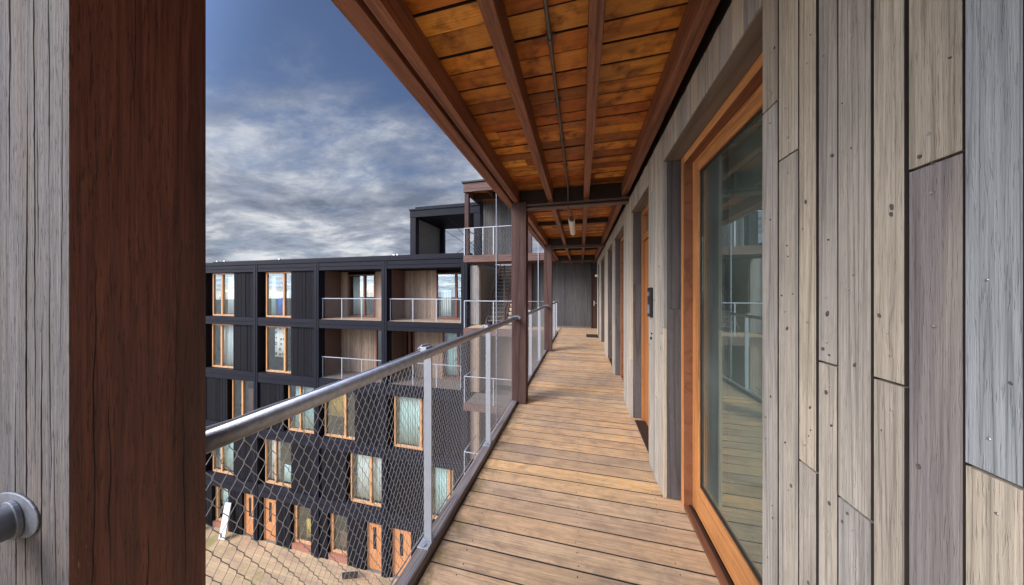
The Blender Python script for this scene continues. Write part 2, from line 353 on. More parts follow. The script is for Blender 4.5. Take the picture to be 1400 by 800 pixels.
# ------------------------------------------------------------------ TIMBER BUILDING (right)
bld = thing('timber_building', 'timber clad apartment wall along the right of the walkway with windows and doors', 'building', (0.6, 3, 0))
XF = 0.563
def boards(mb, ya, yb, z0, z1, rnd, widths=None, joints=None, mats=None, xf=XF, th=0.027, pick=None, gap=0.0046, jm=None):
    """vertical cladding boards facing -X from yb (far) back to ya; gaps 4 mm; butt joints given as list of z per board"""
    y = yb; i = 0
    while y > ya + 0.012:
        w = widths[i] if widths and i < len(widths) else rnd.choice((0.058, 0.074, 0.08, 0.062, 0.095))
        if y - w < ya + 0.02: w = y - ya
        x = xf + rnd.uniform(0, 0.0035)
        js = joints[i] if joints and i < len(joints) else ([rnd.uniform(z0 + .3, z1 - .3)] if (z1 - z0 > 1 and rnd.random() < .6) else [])
        zs = [z0] + sorted(js) + [z1]
        for k in range(len(zs) - 1):
            m = pick(i, k) if pick else 0
            a = zs[k] + (0.0025 if k else 0); b = zs[k + 1] - (0.0025 if k < len(zs) - 2 else 0)
            mb.box(x + rnd.uniform(0, .001), x + th, y - w + gap / 2, y - gap / 2, a, b, [m, m, jm, m, jm, m] if jm is not None else m)
        y -= w; i += 1
def screws(mb, pts, m, r=0.0035, xf=XF):
    for y, z in pts: mb.tube([(xf + 0.004, y, z), (xf - 0.0012, y, z)], r, 8, m)

ZT = 2.575      # cladding stops short; dark backing above paints the shadow gap under the beam
ZH = 2.378      # head of the openings
rw = random.Random(11)
piers = [(2.157, 2.594), (3.456, 4.05), (5.16, 5.45), (6.51, 7.15), (8.6, 9.18), (10.0, 10.28)]
# near pier with the boards measured from the photograph
near = MB()
edges = [1.060, .984, .904, .844, .788, .710, .651, .574, .512, .42, .345, .285, .20]
wid = [edges[i] - edges[i + 1] for i in range(len(edges) - 1)]
def zz(px, py, yy):
    th = math.atan(94 / 380); D = math.cos(th) * yy - math.sin(th) * XF
    return EYE - (py - 400) * D / 380
jts = [[zz(1050, 147, 1.02)], [zz(1075, 213, .945)], [zz(1102, 637, .874)], [zz(1128, 497, .816)], [zz(1165, 694, .75)], [zz(1212, 522, .68)], [zz(1275, 221, .61)], [zz(1355, 652, .54)]]
def pick(i, k):
    if i == 7 and k == 1: return 1
    if i == 6 and k == 0: return 2
    if i == 5 and k == 1: return 1 if False else 0
    return 0
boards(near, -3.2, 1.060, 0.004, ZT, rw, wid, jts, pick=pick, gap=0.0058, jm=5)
sp = []
for i in range(len(edges) - 1):
    yc = (edges[i] + edges[i + 1]) / 2
    for zb in (0.25, 0.85, 1.42, 2.02, 2.4):
        sp.append((yc + rw.uniform(-.012, .012), zb + rw.uniform(-.05, .05)))
    for j in jts[i] if i < len(jts) else []:
        sp.append((yc + rw.uniform(-.006, .006), j + 0.05)); sp.append((yc + rw.uniform(-.01, .01), j - 0.05))
screws(near, sp, 3, 0.0021)
rk = random.Random(31)
for i in range(len(edges) - 1):
    for _ in range(13 if i < 9 else 3):
        yc = rk.uniform(edges[i + 1] + .012, edges[i] - .012); zc_ = rk.uniform(.05, 2.5); ry = rk.choice((.0010, .0013, .0016, .0022, .0030)) * rk.uniform(.85, 1.15); rz = ry * rk.uniform(1.2, 2.4); tl = rk.uniform(-.6, .6)
        b = len(near.v); nn = 10
        for xo, sc_ in ((XF + .0075, 1.0), (XF - .0006, .9)):
            for q in range(nn):
                a_ = 2 * math.pi * q / nn; r_ = sc_ * rk.uniform(.8, 1.15)
                near.v.append((xo, yc + r_ * (ry * math.cos(a_) + tl * rz * math.sin(a_) * .5), zc_ + r_ * rz * math.sin(a_)))
        near.f.append(tuple(b + nn + q for q in range(nn))); near.m.append(6)
        for q in range(nn): near.f.append((b + q, b + (q + 1) % nn, b + nn + (q + 1) % nn, b + nn + q)); near.m.append(6)
near.box(XF + 0.03, 0.95, -3.2, 1.058, -0.3, 2.9, 4)
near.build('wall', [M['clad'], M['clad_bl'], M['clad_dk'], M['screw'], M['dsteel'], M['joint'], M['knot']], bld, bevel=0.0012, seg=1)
for (a, b) in piers:
    mb = MB()
    boards(mb, a, b, 0.004, ZT, rw)
    mb.box(XF + 0.03, 0.95, a + 0.013, b - 0.013, -0.3, 2.9, 1)
    # jamb boards on the returns
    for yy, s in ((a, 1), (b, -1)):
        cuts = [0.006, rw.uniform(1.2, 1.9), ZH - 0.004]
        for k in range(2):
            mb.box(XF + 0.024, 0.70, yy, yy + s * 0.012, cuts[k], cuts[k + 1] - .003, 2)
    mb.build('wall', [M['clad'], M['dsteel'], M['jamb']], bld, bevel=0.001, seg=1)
opens = [(1.06, 2.157, 'w'), (2.594, 3.456, 'd'), (4.05, 5.16, 'w'), (5.45, 6.51, 'd'), (7.15, 8.6, 'w'), (9.18, 10.0, 'd')]
for (a, b, kd) in opens:
    lt = MB(); boards(lt, a, b, ZH, ZT, rw, joints=[[]] * 60)
    lt.box(XF + 0.03, 0.95, a, b, ZH + 0.02, 2.9, 1)
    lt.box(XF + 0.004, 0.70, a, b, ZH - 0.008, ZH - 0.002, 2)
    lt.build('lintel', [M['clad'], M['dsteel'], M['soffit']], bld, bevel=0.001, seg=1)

def window_r(a, b, lab=None):
    fr = MB(); fx, sx = 0.672, 0.725
    jw = 0.052; zb, zt = 0.0, ZH - 0.01
    # outer frame
    fr.box(fx, 0.80, b - jw - .013, b - .013, zb, zt, [0, 0, 2, 0, 0, 0]); fr.box(fx, 0.80, a + .013, a + .013 + jw, zb, zt, [0, 0, 0, 0, 2, 0])  # inner frame faces take the dark stain to paint shade into the reveal
    fr.box(fx, 0.80, a + .013 + jw, b - .013 - jw, zt - jw, zt, [2, 1, 1, 1, 1, 1])
    fr.box(fx, sx - 0.002, a + .013 + jw, b - .013 - jw, -0.01, 0.022, 2)
    fr.box(fx + .03, sx - .012, a + .013 + jw, b - .013 - jw, 0.0222, 0.030, 3)
    fo = fr.build('window', [M['frame'], M['frameh'], M['sill'], M['dsteel']], bld, bevel=0.002)
    if lab: fo['label'] = lab
    A, B = a + .013 + jw, b - .013 - jw
    sh = MB(); sw = 0.088
    sh.box(sx, 0.775, B - sw, B, 0.03, zt - jw); sh.box(sx, 0.775, A, A + sw, 0.03, zt - jw)
    sh.box(sx, 0.775, A + sw, B - sw, 0.03, 0.215, 1); sh.box(sx, 0.775, A + sw, B - sw, zt - jw - sw, zt - jw, 1)
    sh.build('sash', [M['frame'], M['frameh']], fo, bevel=0.003)
    gk = MB(); g0, g1, z0, z1 = A + sw, B - sw, 0.215, zt - jw - sw
    for (ya, yb, za, zc) in ((g0, g1, z0, z0 + .012), (g0, g1, z1 - .012, z1), (g0, g0 + .012, z0 + .012, z1 - .012), (g1 - .012, g1, z0 + .012, z1 - .012)):
        gk.box(sx + .012, sx + .02, ya, yb, za, zc)
    gk.build('gasket', M['dsteel'], fo)
    MB().box(sx + .0205, sx + .0265, g0 + .001, g1 - .001, z0 + .001, z1 - .001).build('pane', M['glass'], fo)
    # room behind: dark lined recess
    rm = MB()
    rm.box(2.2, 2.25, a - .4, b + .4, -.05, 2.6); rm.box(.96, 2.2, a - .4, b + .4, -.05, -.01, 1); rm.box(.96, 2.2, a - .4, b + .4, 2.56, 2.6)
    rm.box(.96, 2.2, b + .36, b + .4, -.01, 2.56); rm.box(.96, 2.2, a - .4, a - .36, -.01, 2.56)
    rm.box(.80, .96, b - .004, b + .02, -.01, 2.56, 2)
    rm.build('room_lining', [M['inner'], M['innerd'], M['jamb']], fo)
    return fo
def door_r(a, b):
    fr = MB(); fx = 0.672; jw = 0.06; zt = ZH - .01
    fr.box(fx, .80, b - jw - .013, b - .013, 0, zt); fr.box(fx, .80, a + .013, a + .013 + jw, 0, zt)
    A, B = a + .013 + jw, b - .013 - jw
    fr.box(fx, .80, A, B, zt - jw, zt); fr.box(fx + .004, .80, A, B, 2.03, 2.10)
    fr.box(XF + .03, .80, A, B, -.03, .012, 1)
    do = fr.build('door', [M['gdoor'], M['dsteel']], bld, bevel=0.003)
    lf = MB(); lf.box(.70, .745, A + .003, B - .003, .014, 2.028)
    lf.box(.694, .699, A + .15, B - .15, .2, .9); lf.box(.694, .699, A + .15, B - .15, 1.05, 1.85)
    lf.build('leaf', M['gdoor'], do, bevel=0.003)
    MB().box(.715, .722, A, B, 2.101, zt - jw - .001).build('transom_pane', M['glass'], do)
    MB().box(.9, .95, A, B, 2.0, 2.4).build('transom_lining', M['inner'], do)
    h = MB(); h.tube([(.70, A + .08, 1.02), (.64, A + .08, 1.02), (.635, A + .09, 1.02), (.635, A + .2, 1.02)], .009, 8)
    h.box(.690, .6985, A + .06, A + .10, .93, 1.09)
    h.build('handle', M['grip'], do)
    return do
for (a, b, kd) in opens: (window_r if kd == 'w' else door_r)(a, b)
# end wall across the gallery and the door in it
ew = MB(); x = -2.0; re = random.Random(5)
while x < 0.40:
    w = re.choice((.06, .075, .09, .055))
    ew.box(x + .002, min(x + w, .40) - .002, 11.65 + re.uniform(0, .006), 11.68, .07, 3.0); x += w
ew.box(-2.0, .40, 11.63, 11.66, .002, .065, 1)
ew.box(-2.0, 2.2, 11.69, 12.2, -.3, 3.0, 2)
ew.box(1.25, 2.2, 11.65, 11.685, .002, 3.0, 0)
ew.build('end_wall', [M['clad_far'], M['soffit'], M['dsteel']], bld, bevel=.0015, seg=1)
dr = MB(); dr.box(.40, .45, 11.62, 11.685, 0, 2.2); dr.box(1.2, 1.25, 11.62, 11.685, 0, 2.2); dr.box(.40, 1.25, 11.62, 11.685, 2.2, 2.27)
do = dr.build('door', M['edoor'], bld, bevel=.003)
MB().box(.452, 1.198, 11.645, 11.684, .01, 2.198).build('leaf', M['edoor'], do, bevel=.003)
MB().tube([(.52, 11.645, 1.03), (.52, 11.59, 1.03), (.53, 11.585, 1.03), (.63, 11.585, 1.03)], .01, 8).box(.50, .54, 11.635, 11.644, .92, 1.12).build('handle', M['grip'], do)
# wall below and above the gallery, back of the block
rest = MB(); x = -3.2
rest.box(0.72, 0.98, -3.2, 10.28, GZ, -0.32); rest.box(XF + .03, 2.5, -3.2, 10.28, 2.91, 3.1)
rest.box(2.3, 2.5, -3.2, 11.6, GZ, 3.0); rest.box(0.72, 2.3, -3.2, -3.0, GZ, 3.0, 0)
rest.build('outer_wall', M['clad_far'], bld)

# ------------------------------------------------------------------ CEILING OF THE GALLERY
cz = EYE + 1.336; bz = EYE + 1.177
cl = thing('gallery_ceiling', 'orange stained board ceiling on brown joists above the walkway', 'ceiling', (0, 3, cz))
cb = MB(); y = -3.2; rc = random.Random(9)
while y < 11.6:
    w = rc.choice((.125, .135, .115, .14))
    xs = [-0.90] + [q for q in (-.376, .067) if rc.random() < .55] + [.60]
    if rc.random() < .3: xs = sorted(xs + [rc.uniform(-.7, .4)])
    for k in range(len(xs) - 1):
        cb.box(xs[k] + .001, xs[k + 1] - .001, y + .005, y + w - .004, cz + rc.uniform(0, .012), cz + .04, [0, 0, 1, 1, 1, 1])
    y += w
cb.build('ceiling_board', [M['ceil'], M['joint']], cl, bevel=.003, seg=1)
MB().box(-1.0, .60, -3.2, 11.6, cz + .045, cz + .16).build('upper_deck', M['dsteel'], cl)
def jst(x0, x1, nm, y1=11.6, z0=None, dz=.0):
    mb = MB(); mb.box(x0, x1, -3.2, y1, (bz if z0 is None else z0) + dz, cz - .001); return mb.build(nm, M['beam'], cl, bevel=.004)
jst(-.409, -.343, 'joist'); jst(.034, .10, 'joist'); jst(.478, .548, 'joist')
MB().box(-.853, -.785, -3.2, 10.4, bz, cz - .001).build('edge_beam', M['beam'], cl, bevel=.004)
MB().box(-.98, -.882, -3.2, 10.4, bz, cz + .12).build('edge_beam', M['beam'], cl, bevel=.004)
sp_ = MB()
for yy in (-1.4, .30, 1.9, 3.62, 5.2, 6.92, 8.5): sp_.box(-.881, -.854, yy - .05, yy + .05, bz + .05, cz - .002)
sp_.build('spacer', M['dsteel'], cl)
for yy in (.30 - 3.31, .30 + 3.31, .30 + 6.62, .30 + 9.93):
    mb = MB()
    for xa, xb in ((-.784, -.41), (-.342, .033), (.101, .477)): mb.box(xa, xb, yy - .02, yy + .03, bz - .03, cz - .002)
    so = mb.build('steel_beam', M['dsteel'], cl)
    MB().box(-.69, XF - .004, yy - .05, yy + .05, bz - .055, bz - .0315).box(-.69, XF - .004, yy - .05, yy + .05, bz - .092, bz - .078).box(-.69, XF - .004, yy - .006, yy + .006, bz - .0775, bz - .0555).build('flange', M['flange'], so, bevel=.002)
for yy in (5.25, 8.5):
    mb = MB()
    for xa, xb in ((-.784, -.41), (-.342, .033), (.101, .477)): mb.box(xa, xb, yy - .02, yy + .02, bz + .085, cz - .003)
    mb.build('noggin', M['dsteel'], cl)
cp = MB().tube([(-.155, y, cz - .022) for y in (-3.1, 0, 2, 3.54)] + [(-.155, 3.60, bz - .102), (-.150, 3.72, bz - .09), (-.145, 4.02, cz - .06)], .011, 10)
cpt = thing('conduit_pipe', 'thin grey electrical conduit clipped under the ceiling boards', 'conduit', (-.155, 2, cz - .022))
cp.build('pipe', M['cond'], cpt, smooth=True)
for yy in (.45, .95, 1.45, 1.95, 2.45, 2.95):
    MB().box(-.178, -.132, yy - .012, yy + .012, cz - .012, cz - .001).tube([(-.155, yy - .01, cz - .022), (-.155, yy + .01, cz - .022)], .0155, 10).build('clip', M['cond'], cpt)
lp = thing('ceiling_lamp', 'white opal tube lamp hanging under the ceiling past the middle post', 'lamp', (-.135, 4.8, bz))
lz = EYE + 1.10
MB().tube([(-.135, 4.28, lz), (-.135, 4.31, lz), (-.135, 5.24, lz), (-.135, 5.27, lz)], .05, 20, radii=[.042, .05, .05, .042]).build('diffuser', M['lampw'], lp, smooth=False)
MB().tube([(-.135, 4.22, lz), (-.135, 4.279, lz)], .035, 14).build('end_cap', M['cond'], lp)
MB().tube([(-.135, 5.271, lz), (-.135, 5.33, lz)], .035, 14).build('end_cap', M['cond'], lp)
MB().tube([(-.135, 4.27, lz + .03), (-.135, 4.25, lz + .10), (-.145, 4.02, cz - .06)], .008, 6).build('hanger', M['cond'], lp)

# ------------------------------------------------------------------ POSTS
def post(x0, x1, y0, y1, z0, z1, label, mats=None, fm=0, grp='dark hardwood posts along the walkway edge', name='wooden_post'):
    mb = MB().box(x0, x1, y0, y1, z0, z1, fm)
    o = mb.build(name, mats or [M['post_far']], None, bevel=.004)
    return tag(o, label, 'post', grp)
PX0, PX1 = -.884, -.69
rp = random.Random(17)
mb = MB().box(PX0, PX1, .227, .372, -.3, bz - .001, [0, 0, 1, 0, 0, 0])
def crack(face, c, za, zb, r):
    n = max(8, int((zb - za) / .02)); pts = []; rad = []; q = 0.0
    for i in range(n + 1):
        f = i / n; q += rp.uniform(-.0011, .0011); z = za + (zb - za) * f
        pts.append((c + q, .227, z) if face == 'y' else (PX1, c + q, z)); rad.append(max(.0001, r * math.sin(math.pi * min(1, max(0, f))) ** .6 * rp.uniform(.7, 1.1)))
    mb.tube(pts, r, 6, 2, False, rad)
for c, za, zb, r in ((-.845, 1.55, 2.3, .0011), (-.800, .95, 1.75, .0012), (-.775, 1.2, 2.2, .0009), (-.755, .9, 1.42, .0010), (-.735, 1.15, 1.5, .0007), (-.74, 1.6, 1.95, .0007), (-.79, 1.85, 2.4, .0009), (-.825, .9, 1.3, .0008), (-.72, 1.0, 1.25, .0006), (-.765, 1.5, 1.7, .0005), (-.71, 1.35, 1.8, .0005)):
    crack('y', c, za, zb, r)
for c, za, zb, r in ((.247, .95, 1.5, .0007), (.262, 1.0, 1.32, .0006), (.33, 1.15, 1.5, .0006), (.345, .9, 1.28, .0007), (.30, .92, 1.06, .0007), (.285, 1.7, 2.1, .0005)):
    crack('x', c, za, zb, r)
tag(mb.build('wooden_post', [M['post'], M['post_grey'], M['crack']], None, bevel=.003), 'nearest hardwood post with a silvery cracked face and a red brown side', 'post', 'dark hardwood posts along the walkway edge')
post(PX0, PX1, 3.54, 3.70, -.3, bz - .001, 'middle dark brown post standing where the mesh railing meets the deck')
post(PX0, PX1, 6.85, 7.01, -.3, bz - .001, 'farthest dark brown post on the walkway edge near the end wall')

# ------------------------------------------------------------------ RAILING BAYS
L0, L1 = .374, 3.538
RX, RZ = -.82, 1.112
NX = -.873
def net(y0, y1, z0, z1, n, fine):
    mb = MB(); w, h = .033, .061; k = int((y1 - y0) / (w / 2)); w = 2 * (y1 - y0) / k; ns = int(round((z1 - z0) / (h / 2)))
    rn = random.Random(2)
    for i in range(k):
        yc = y0 + (i + .5) * w / 2; pts = []; rad = []
        for j in range(ns + 1):
            z = z1 - j * (z1 - z0) / ns
            sg = 1 if (i + j) % 2 else -1
            yk = yc + sg * (w / 4 - .0011)
            if fine:
                pts += [(NX, yk, z + .0045), (NX + sg * .0006, yk, z - .0045)]; rad += [.00115, .00115]
            else: pts.append((NX, yk, z)); rad.append(.0009)
        mb.tube(pts, .001 if fine else .0009, n, 0, False)
    return mb
def railing(label, fine):
    t = thing('mesh_railing', label, 'railing', (RX, L0, 0), 'mesh railing bays along the walkway')
    hr = MB().tube([(RX, L0 + .001, RZ), (RX, L1 - .001, RZ)], .0243, 28, 0).build('handrail', M['galv'], t, smooth=False)
    hr.data.polygons.foreach_set('use_smooth', [len(p.vertices) == 4 for p in hr.data.polygons])
    for yy, s in ((L0, 1), (L1, -1)):
        fl = MB()
        c0 = Vector((RX + .003, yy + s * .005, RZ - .002))
        pts = []
        for q in range(20):
            a = 2 * math.pi * q / 20
            pts.append((RX + .004 + .05 * math.cos(a) * (1.15 if math.cos(a) > 0 else 1.4), RZ + .008 + (.030 if math.sin(a) > 0 else .034) * math.sin(a)))
        b = len(fl.v)
        for yq in (yy + s * .001, yy + s * .0038):
            for (px, pz) in pts: fl.v.append((px, yq, pz))
        fl.f.append(tuple(b + i for i in range(20))[::s]); fl.f.append(tuple(b + 20 + i for i in range(20))[::-s]); fl.m += [0, 0]
        for i in range(20):
            j = (i + 1) % 20; fl.f.append((b + i, b + j, b + 20 + j, b + 20 + i)[::-s]); fl.m.append(0)
        fl.tube([(RX, yy + s * .004, RZ), (RX, yy + s * .0095, RZ)], .0285, 24)
        fl.box(RX - .085, RX - .02, yy + s * .02, yy + s * .075, RZ + .022, RZ + .027)
        fl.tube([(RX - .045, yy + s * .05, RZ + .0272), (RX - .045, yy + s * .05, RZ + .036)], .008, 6)
        fl.tube([(RX + .012, yy + s * .022, RZ + .027), (RX + .012, yy + s * .022, RZ + .034)], .005, 6)
        fl.build('end_bracket', M['galvd'], hr, bevel=.001)
    for yy in (1.415, 2.47):
        st = MB().box(RX - .043, RX + .004, yy - .006, yy + .006, .045, RZ - .02).build('stanchion', M['galvp'], t, bevel=.0015)
        bp = MB().box(RX - .058, RX + .008, yy - .05, yy + .05, .0385, .0455)
        for q in (-.034, .034): bp.tube([(RX - .022, yy + q, .0456), (RX - .022, yy + q, .054)], .0085, 6)
        bp.build('base_plate', M['galvp'], st, bevel=.001)
        sd = MB().box(RX - .058, RX - .012, yy - .035, yy + .035, RZ - .004, RZ + .034)
        sd.tube([(RX - .058, yy - .04, RZ + .022), (RX - .045, yy - .02, RZ + .04), (RX - .03, yy + .02, RZ + .04), (RX - .02, yy + .04, RZ + .022)], .006, 7)
        sd.build('saddle', M['galvp'], st, bevel=.004)
    cab = MB()
    for z, sag in ((RZ + .012, .006), (.072, .002)):
        pts = []
        for i in range(49):
            yy = L0 + .02 + (L1 - L0 - .04) * i / 48
            pts.append((NX, yy, z - sag * abs(math.sin(math.pi * i / 16)) + .0018 * math.sin(i * 2.3)))
        cab.tube(pts, .0042, 7)
    cab.build('edge_cable', M['wire'], t)
    net(L0 + .01, L1 - .01, .073, RZ + .008, 4 if fine else 3, fine).build('wire_net', M['wire'], t, smooth=True)
    MB().box(-.878, -.808, L0 + .002, L1 - .002, -.06, .038).build('kerb_board', M['kerb'], t, bevel=.003)
    return t
r1 = railing('nearest bay of wire mesh railing between the big red brown post and the middle post', True)
dup(r1, 0, -3.31, 0, 'railing stub fixed by a bracket to the silvery face of the nearest post')
r2 = railing('second bay of mesh railing running on behind the middle post', False); r2.location.y += 3.31
dup(r2, 0, 3.31, 0, 'farthest bay of mesh railing beyond the last post by the corner')

# ------------------------------------------------------------------ STAIR LANDING (far corner)
LX0, LX1, LY0, LY1 = -4.6, -.81, 10.42, 11.75
lev = [(2.93, 'upper'), (0.0, 'level'), (-3.05, 'lower'), (-6.1, 'lowest')]
nm = {'upper': 'brown landing one storey up carried on posts in the far corner', 'level': 'stair landing level with the walkway in the far corner',
      'lower': 'stair landing one storey below the walkway seen through the mesh', 'lowest': 'stair landing two storeys down behind the kerb'}
for z0, k in lev:
    t = thing('stair_landing', nm[k], 'landing', (LX0, LY0, z0), 'stair landings stacked in the far corner')
    f = MB(); yy = LY0 + .065; x1 = LX1 if z0 <= 0 else -.99
    while yy < LY1 - .05:
        f.box(LX0 + .06, x1, yy, min(yy + .127, LY1), z0 - .032, z0); yy += .132
    f.build('floor', M['deck'] if z0 == 0 else M['soffit'], t)  # other storeys get darker boards, standing in for shade in the recess
    MB().box(LX0, x1 if z0 > 0 else -.89, LY0, LY0 + .06, z0 - .26, z0 + .02).build('edge_beam', M['beamx'], t, bevel=.004)
    MB().box(LX0, LX0 + .06, LY0 + .061, LY1, z0 - .26, z0 - .001).build('edge_beam', M['beamx'], t, bevel=.004)
    sf = MB().box(LX0 + .061, x1, LY0 + .061, LY1, z0 - .16, z0 - .13)
    for yj in (10.8, 11.25, 11.65): sf.box(LX0 + .07, x1, yj - .03, yj + .03, z0 - .24, z0 - .16, 1)
    sf.build('soffit', [M['ceil'], M['beamx']], t)
    g = thing('landing_railing', {'upper': 'thin steel railing on the landing one storey up', 'level': 'thin steel railing on the landing level with the walkway', 'lower': 'thin steel railing on the first landing below seen through the mesh', 'lowest': 'thin steel railing on the second landing below, above the kerb'}[k], 'railing', (LX0, LY0, z0), 'steel railings of the stair landings')
    xe = -.86
    MB().tube([(LX0 + .02, LY0 + .03, z0 + 1.11), (xe, LY0 + .03, z0 + 1.11)], .018, 10).build('handrail', M['galvp'], g, smooth=True)
    MB().tube([(LX0 + .02, LY0 + .05, z0 + 1.11), (LX0 + .02, LY1 - .03, z0 + 1.11)], .018, 10).build('handrail', M['galvp'], g, smooth=True)
    n = 4
    for i in range(n):
        xx = LX0 + .03 + (xe - LX0 - .05) * i / (n - 1)
        MB().box(xx - .018, xx + .018, LY0 + .024, LY0 + .036, z0 + .021, z0 + 1.09).build('stanchion', M['galvp'], g)
    wn = MB(); q = 0; ww, hh = .12, .2
    nx = int((xe - LX0) / (ww / 2))
    for i in range(nx):
        xc = LX0 + .05 + i * ww / 2
        wn.tube([(xc + (ww / 4) * (1 if (i + j) % 2 else -1), LY0 + .045, z0 + .05 + j * hh / 2) for j in range(11)], .0014, 3, 0, False)
    wn.build('wire_net', M['wire'], g)
# posts of the landing
pg = 'slender brown posts of the stair landings'
post(LX0 + .02, LX0 + .19, LY0 + .07, LY0 + .24, 2.95, 5.45, 'brown post at the outer corner of the upper landing', grp=pg)
post(-2.15, -1.98, 11.40, 11.57, .0, 2.67, 'brown post beside the stair opening below the upper landing', grp=pg)
post(-2.15, -1.98, 11.40, 11.57, 2.95, 5.45, 'dark post standing on the upper landing by the pale sky gap', grp=pg)
for xx, nn in ((-3.2, 'thin steel rod hanging from the landing roof left of the middle post'), (-1.55, 'thin steel rod between the middle and the farthest post')):
    o = MB().tube([(xx, 10.38, -9.0 if xx < -2 else -6), (xx, 10.38, 5.3)], .012, 8).build('steel_rod', M['galvp'], None, smooth=True)
    tag(o, nn, 'rod', 'vertical steel rods in front of the landings')
# canopy above the upper landing
cn = thing('landing_canopy', 'flat brown timber canopy above the upper landing', 'canopy', (LX0, LY0, 5.5))
cc = MB(); xx = LX0 + .01; rn = random.Random(4)
yy = LY0 + .07
while yy < 14.0:
    cc.box(LX0 + .07, -1.0, yy, yy + .12, 5.78 + rn.uniform(0, .006), 5.81); yy += .125
cc.build('ceiling_board', M['ceil'], cn)
MB().box(LX0, -1.0, LY0, LY0 + .068, 5.50, 5.84).build('edge_beam', M['beamx'], cn, bevel=.004)
MB().box(LX0, LX0 + .068, LY0 + .07, 14.0, 5.50, 5.84).build('edge_beam', M['beamx'], cn, bevel=.004)
for x in (-3.7, -2.8, -1.9): MB().box(x - .03, x + .03, LY0 + .07, 14.0, 5.58, 5.779).build('joist', M['beam'], cn, bevel=.004)
MB().box(LX0 + .07, -1.0, 11.4, 11.46, 5.5, 5.778).build('cross_beam', M['dsteel'], cn)
MB().box(LX0 - .06, -.95, LY0 - .06, 14.1, 5.86, 5.92).build('roof_sheet', M['roof'], cn, bevel=.004)

# staircase climbing from the landing
stc = thing('staircase', 'open timber staircase climbing behind the far landing', 'staircase', (-3.5, 12.1, 0))
N = 15
for i in range(N):
    z0 = 2.93 * (i + 1) / (N + 1); yy = 12.05 + i * .15
    MB().box(-4.12, -3.42, yy, yy + .2, z0 - .03, z0).box(-4.12, -3.42, yy + .17, yy + .19, z0, z0 + .13, 1).build('tread', [M['soffit'], M['dsteel']], stc)
    MB().box(-3.22, -2.35, yy, yy + .2, z0 - .03, z0).box(-3.22, -2.35, yy + .005, yy + .025, z0 - .14, z0 - .031).build('tread', M['cream'], stc)
for xx in (-4.17, -3.41, -3.28, -2.34):
    d = Vector((0, 2.25, 2.75)).normalized()
    MB().obox((xx, 13.18, 1.45), Vector((1, 0, 0)), d, Vector((0, -d.z, d.y)), .025, 1.85, .11).build('stringer', M['post'], stc, bevel=.003)
MB().box(-3.37, -3.30, 12.02, 12.10, 0, 2.67).build('newel', M['dsteel'], stc)

# ------------------------------------------------------------------ BLACK APARTMENT BUILDING (far side of the court)
ab = thing('apartment_building', 'black timber apartment block across the courtyard with pine framed windows', 'building', (-13.5, 11.7, GZ))
T = 11.7
colx = [-21.94, -17.65, -13.40, -9.29, -5.10]
rows = [(2.60, .06), (-.40, -3.00), (-3.55, -6.10), (-6.65, -9.24), (-9.92, GZ)]     # (top, bottom) of each storey's opening
# bands
for (za, zb) in ((2.605, 3.00), (-.395, .055), (-3.545, -3.005), (-6.645, -6.105), (-9.915, -9.245)):
    mb = MB()
    for i in range(4): mb.box(colx[i] + .16, colx[i + 1] - .16, T - .06, T + .3, za, zb)
    mb.build('band', M['blackh'], ab, bevel=.004)
    # drip ledge
    mb = MB().box(colx[0] - .2, colx[4] + .2, T - .085, T - .061, (za + zb) / 2 - .012, (za + zb) / 2 + .012)
    mb.build('ledge', M['blackh'], ab)
for x in colx:
    MB().box(x - .15, x + .15, T - .075, T + .3, GZ, 3.0).box(x - .03, x + .03, T - .088, T - .0755, GZ, 2.98).build('pier', M['blackv'], ab, bevel=.004)
# parapet
pp = MB().box(-22.1, -4.92, T - .1, T + .3, 3.003, 3.14).box(-22.12, -4.9, T - .05, T + .35, 3.143, 3.20).box(-21.3, -4.9, T + .1, T + .5, 3.203, 3.27)
pp.build('parapet', M['blackh'], ab, bevel=.006)
MB().box(-22.05, -4.95, T + .31, T + 10, 2.9, 3.13).build('roof', M['roof'], ab)
vent = MB()
for px in (-8.9, -8.7, -21.0, -20.4, -16.2): vent.box(px - .05, px + .05, T + .12, T + .2, 3.272, 3.33)
vent.build('roof_clip', M['grip'], ab)
sh = MB().box(-22.05, -21.8, T + .301, T + 10, GZ, 2.89).box(-5.2, -4.92, T + .301, T + 10, GZ, 2.89).box(-21.79, -5.21, T + 9.8, T + 10, GZ, 2.89)
for z in (0.03, -3.03, -6.12, -9.27): sh.box(-21.79, -5.21, T + .301, T + 9.79, z - .2, z)
for x in colx[1:4]: sh.box(x - .08, x + .08, T + .301, T + 9.79, GZ, 2.88)
sh.box(-21.79, -5.21, T + 3.6, T + 3.7, GZ, 2.88, 1)
sh.build('shell', [M['dsteel'], M['innerd']], ab)

